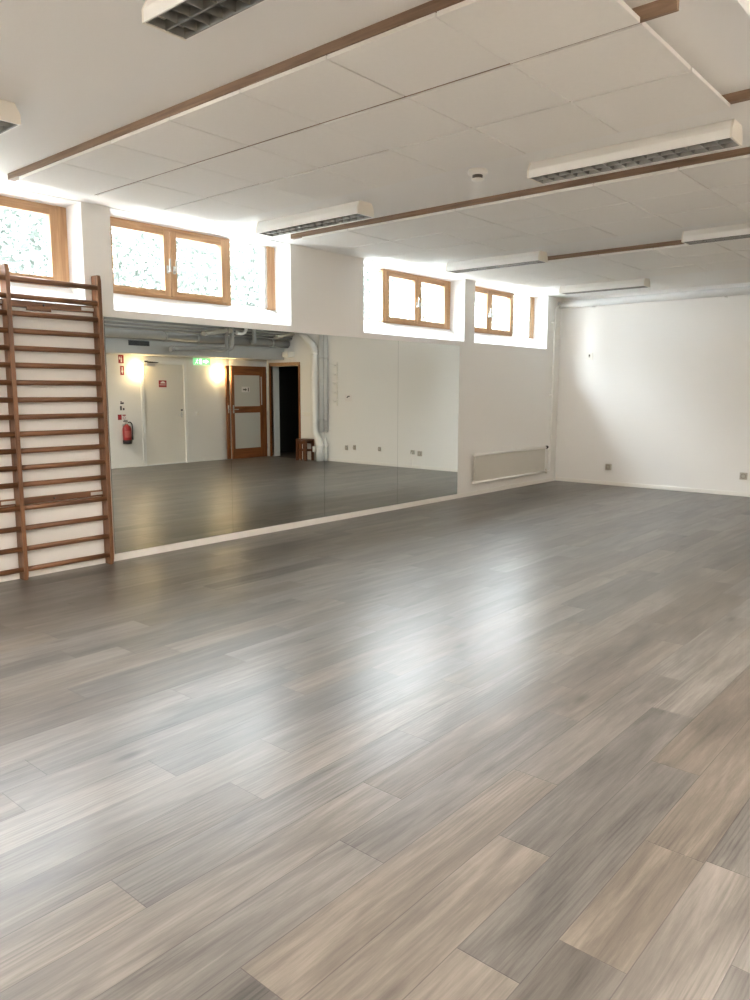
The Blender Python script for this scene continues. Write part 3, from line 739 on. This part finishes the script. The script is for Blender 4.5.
# vent grille in the soffit
o = empty('vent_grille', (8.22, -6.75, 2.33), 'dark rectangular vent grille in the face of the soffit', 'vent')
m = MB(); m.box(7.975, 8.465, -6.749, -6.742, 2.328, 2.44, .002); m.build('grille_frame', SOFFIT, o)
m = MB(); m.box(7.995, 8.445, -6.742, -6.7405, 2.338, 2.43); m.build('dark_opening', DARK, o)
m = MB()
for k in range(5): m.box(7.995, 8.445, -6.7405, -6.734, 2.346+.018*k, 2.350+.018*k)
m.box(8.215, 8.225, -6.7405, -6.733, 2.338, 2.43); m.build('slats', VENTK, o)
o = tag(MB().box(11.60, 11.7945, -6.60, -6.42, 2.24, 2.36, .006).build('wall_mounted_junction_box', PLAST), 'small junction box on the back wall above the dark doorway', 'junction box', kind='thing')

# ducts and pipes under the ceiling along the opposite wall
o = empty('ventilation_duct', (4, -6.62, 2.45), 'thick grey round duct running along the top of the soffit', 'duct')
MB().tube([(X0+.05, -6.62, 2.533), (X1-.02, -6.62, 2.533)], .086, 24).build('duct_run', DUCT, o)
for x in (6.4, 8.7, 9.45, 11.3): MB().tube([(x-.02, -6.62, 2.533), (x+.02, -6.62, 2.533)], .091, 24).build('joint_band', STEEL, o)
lab = ['lowest', 'second lowest', 'second highest', 'highest']
for k, (y, z) in enumerate(((-6.50, 2.645), (-6.47, 2.705), (-6.44, 2.765), (-6.41, 2.825))):
    o = empty('ceiling_service_pipe', (4, y, z), '%s of four slim grey pipes above the thick duct' % lab[k], 'pipe', 'slim grey service pipes', 'thing')
    MB().tube([(X0+.05, y, z), (X1-.001, y, z)], .021, 14).build('pipe_run', DUCT if k % 2 else PIPEG, o)
def drain(name, label, pts, r, capend=True, col=PIPEG, bend=.06):
    o = empty(name, pts[0], label, 'pipe')
    MB().tube(pts, r, 18, bend=bend).build('pipe_run', col, o)
    a = Vector(pts[0]); b = Vector(pts[1]); dd = (b-a).normalized()
    MB().tube([a-dd*.005, a+dd*.06], r*1.14, 18).build('end_socket', col, o)
    return o
PIPE_LAMPLIT = mat('lamplit_plastic_pipe', (.50, .46, .39, 1), .35)  # beige tone puts the wall lamps' warm light into the pipe colour
drain('drain_pipe', 'beige drain pipe with a capped end below the duct, above the exit sign', [(8.63, -6.33, 2.285), (9.44, -6.33, 2.335), (9.99, -6.33, 2.325), (9.99, -6.33, 2.98)], .046, bend=.10)
drain('drain_pipe', 'upper drain pipe with lamplight in its beige colour, ending beside the mirror seam', [(9.30, -6.22, 2.60), (9.88, -6.22, 2.69)], .044, col=PIPE_LAMPLIT)
drain('drain_pipe', 'short pale bent drain pipe right of the mirror seam', [(10.05, -6.25, 2.66), (10.20, -6.25, 2.645), (10.30, -6.25, 2.72), (10.30, -6.25, 3.0)], .035, col=WHITE, bend=.07)
drain('drain_pipe', 'grey elbow pipe dropping in front of the duct', [(10.55, -6.30, 3.0), (10.55, -6.30, 2.51), (10.62, -6.46, 2.51)], .048, bend=.10)
drain('drain_pipe', 'slanting pipe with lamplight in its pale colour, by the ceiling above the wooden door', [(11.08, -6.25, 2.63), (11.62, -6.25, 2.735)], .036, col=PIPE_LAMPLIT)

# ------------------------------------------------------------------ outside: trees
def tree(name, x, y, h, rad, leafm, label, n=1500, seed=0):
    rg = random.Random(seed)
    o = empty(name, (x, y, 2.1), label, 'tree', 'trees outside the windows')
    MB().tube([(x, y, 2.05), (x+rg.uniform(-.1, .1), y, 2.1+h*.4), (x+rg.uniform(-.2, .2), y, 2.1+h*.85)], [.16, .12, .04], 10).build('trunk', BARK, o)
    m = MB()
    for k in range(n):
        t = rg.random(); zz = .18+.82*t
        rr = rad*(1-.55*abs(t-.35)/.65)*rg.random()**.4
        a = rg.uniform(0, 2*PI)
        c = Vector((x+rr*math.cos(a), y+rr*math.sin(a), 2.1+h*zz))
        u = Vector((rg.gauss(0, 1), rg.gauss(0, 1), rg.gauss(0, 1))).normalized(); v = u.orthogonal().normalized()
        s = rg.uniform(.035, .10)*(rad/2.15)
        w_ = u.cross(v)
        m.bm.faces.new([m.bm.verts.new(c+v*s), m.bm.verts.new(c+w_*s*.6), m.bm.verts.new(c-v*s), m.bm.verts.new(c-w_*s*.6)])
    m.build('foliage', leafm, o, recalc=False)
tl = ['leafy tree outside the leftmost window', 'leafy tree outside the left casement of the second window', 'leafy tree outside the fixed pane of the second window', 'leafy tree seen in the third window, left casement',
      'leafy tree seen in the third window, right casement', 'leafy tree outside the last window near the corner', 'tall tree further back behind the leftmost window', 'tall tree further back behind the second window',
      'tall tree further back behind the third window', 'tall tree further back behind the last window']
for i, (x, y, h) in enumerate(((5.6, 8.8, 6.0), (10.2, 8.6, 6.2), (14.8, 9.0, 5.6), (19.8, 8.8, 3.4), (24.6, 9.2, 3.5), (31, 9.5, 3.8), (9, 14.6, 6.2), (15.5, 15, 6.4), (27, 15.5, 5.2), (37, 15.5, 5.6))):
    tree('broadleaf_tree', x, y, h, 2.15 if i < 6 else 2.9, LEAF2 if i % 2 else LEAF, tl[i], 13000 if i < 3 or i in (6, 7) else 7000, i)

m = MB(); rg = random.Random(77)  # unseen foliage added to keep low sky light off the back wall
for k in range(11000):
    c = Vector((rg.uniform(-22, 2.2), rg.uniform(5.5, 7.5), 2.05+6.5*rg.random()**.9))
    u = Vector((rg.gauss(0, 1), rg.gauss(0, 1), rg.gauss(0, 1))).normalized(); v = u.orthogonal().normalized(); w_ = u.cross(v); q = rg.uniform(.14, .26)
    m.bm.faces.new([m.bm.verts.new(c+v*q), m.bm.verts.new(c+w_*q*.6), m.bm.verts.new(c-v*q), m.bm.verts.new(c-w_*q*.6)])
tag(m.build('sky_blocking_hedge', LEAF, recalc=False), 'added unseen hedge outside, left of the windows', 'sky_blocking_hedge', kind='stuff')

# ------------------------------------------------------------------ sky
wd = bpy.data.worlds.new('overcast'); S.world = wd; wd.use_nodes = True
nt = wd.node_tree; bg = nt.nodes['Background']
tc = nt.nodes.new('ShaderNodeTexCoord'); sp = nt.nodes.new('ShaderNodeSeparateXYZ'); nt.links.new(tc.outputs['Generated'], sp.inputs[0])
mr = nt.nodes.new('ShaderNodeMapRange'); mr.inputs['From Min'].default_value = 0; mr.inputs['From Max'].default_value = 1; mr.inputs['To Min'].default_value = .4; mr.inputs['To Max'].default_value = 1.
nt.links.new(sp.outputs['Z'], mr.inputs['Value'])
SKY = 21
mu = nt.nodes.new('ShaderNodeMath'); mu.operation = 'MULTIPLY'; mu.inputs[1].default_value = SKY; nt.links.new(mr.outputs[0], mu.inputs[0])
nt.links.new(mu.outputs[0], bg.inputs['Strength']); bg.inputs['Color'].default_value = (.91, .97, 1.06, 1)

# ------------------------------------------------------------------ camera
cam = bpy.data.cameras.new('camera'); co = bpy.data.objects.new('camera', cam); COL.objects.link(co)
F = 758.86
cam.sensor_fit = 'VERTICAL'; cam.sensor_height = 24; cam.lens = F*24/1000; cam.clip_start = .05; cam.clip_end = 200
pi_, ya_, ro_ = math.radians(8.149), math.radians(40.571), math.radians(.138)
fw = Vector((math.cos(ya_)*math.cos(pi_), math.sin(ya_)*math.cos(pi_), -math.sin(pi_)))
r0 = Vector((math.sin(ya_), -math.cos(ya_), 0)); u0 = r0.cross(fw)
rr = r0*math.cos(ro_)+u0*math.sin(ro_); uu = -r0*math.sin(ro_)+u0*math.cos(ro_)
co.matrix_world = Matrix(((rr.x, uu.x, -fw.x, 0), (rr.y, uu.y, -fw.y, -6.052), (rr.z, uu.z, -fw.z, 1.5), (0, 0, 0, 1)))
S.camera = co

S.view_settings.view_transform = 'Standard'; S.view_settings.look = 'None'; S.view_settings.gamma = 1; S.view_settings.exposure = 2.15
S.view_settings.use_curve_mapping = False
cy = S.cycles
cy.use_denoising = True
try: cy.denoiser = 'OPENIMAGEDENOISE'
except Exception: pass
cy.max_bounces = 14; cy.diffuse_bounces = 8; cy.glossy_bounces = 6; cy.transmission_bounces = 6; cy.transparent_max_bounces = 12
cy.sample_clamp_indirect = 12
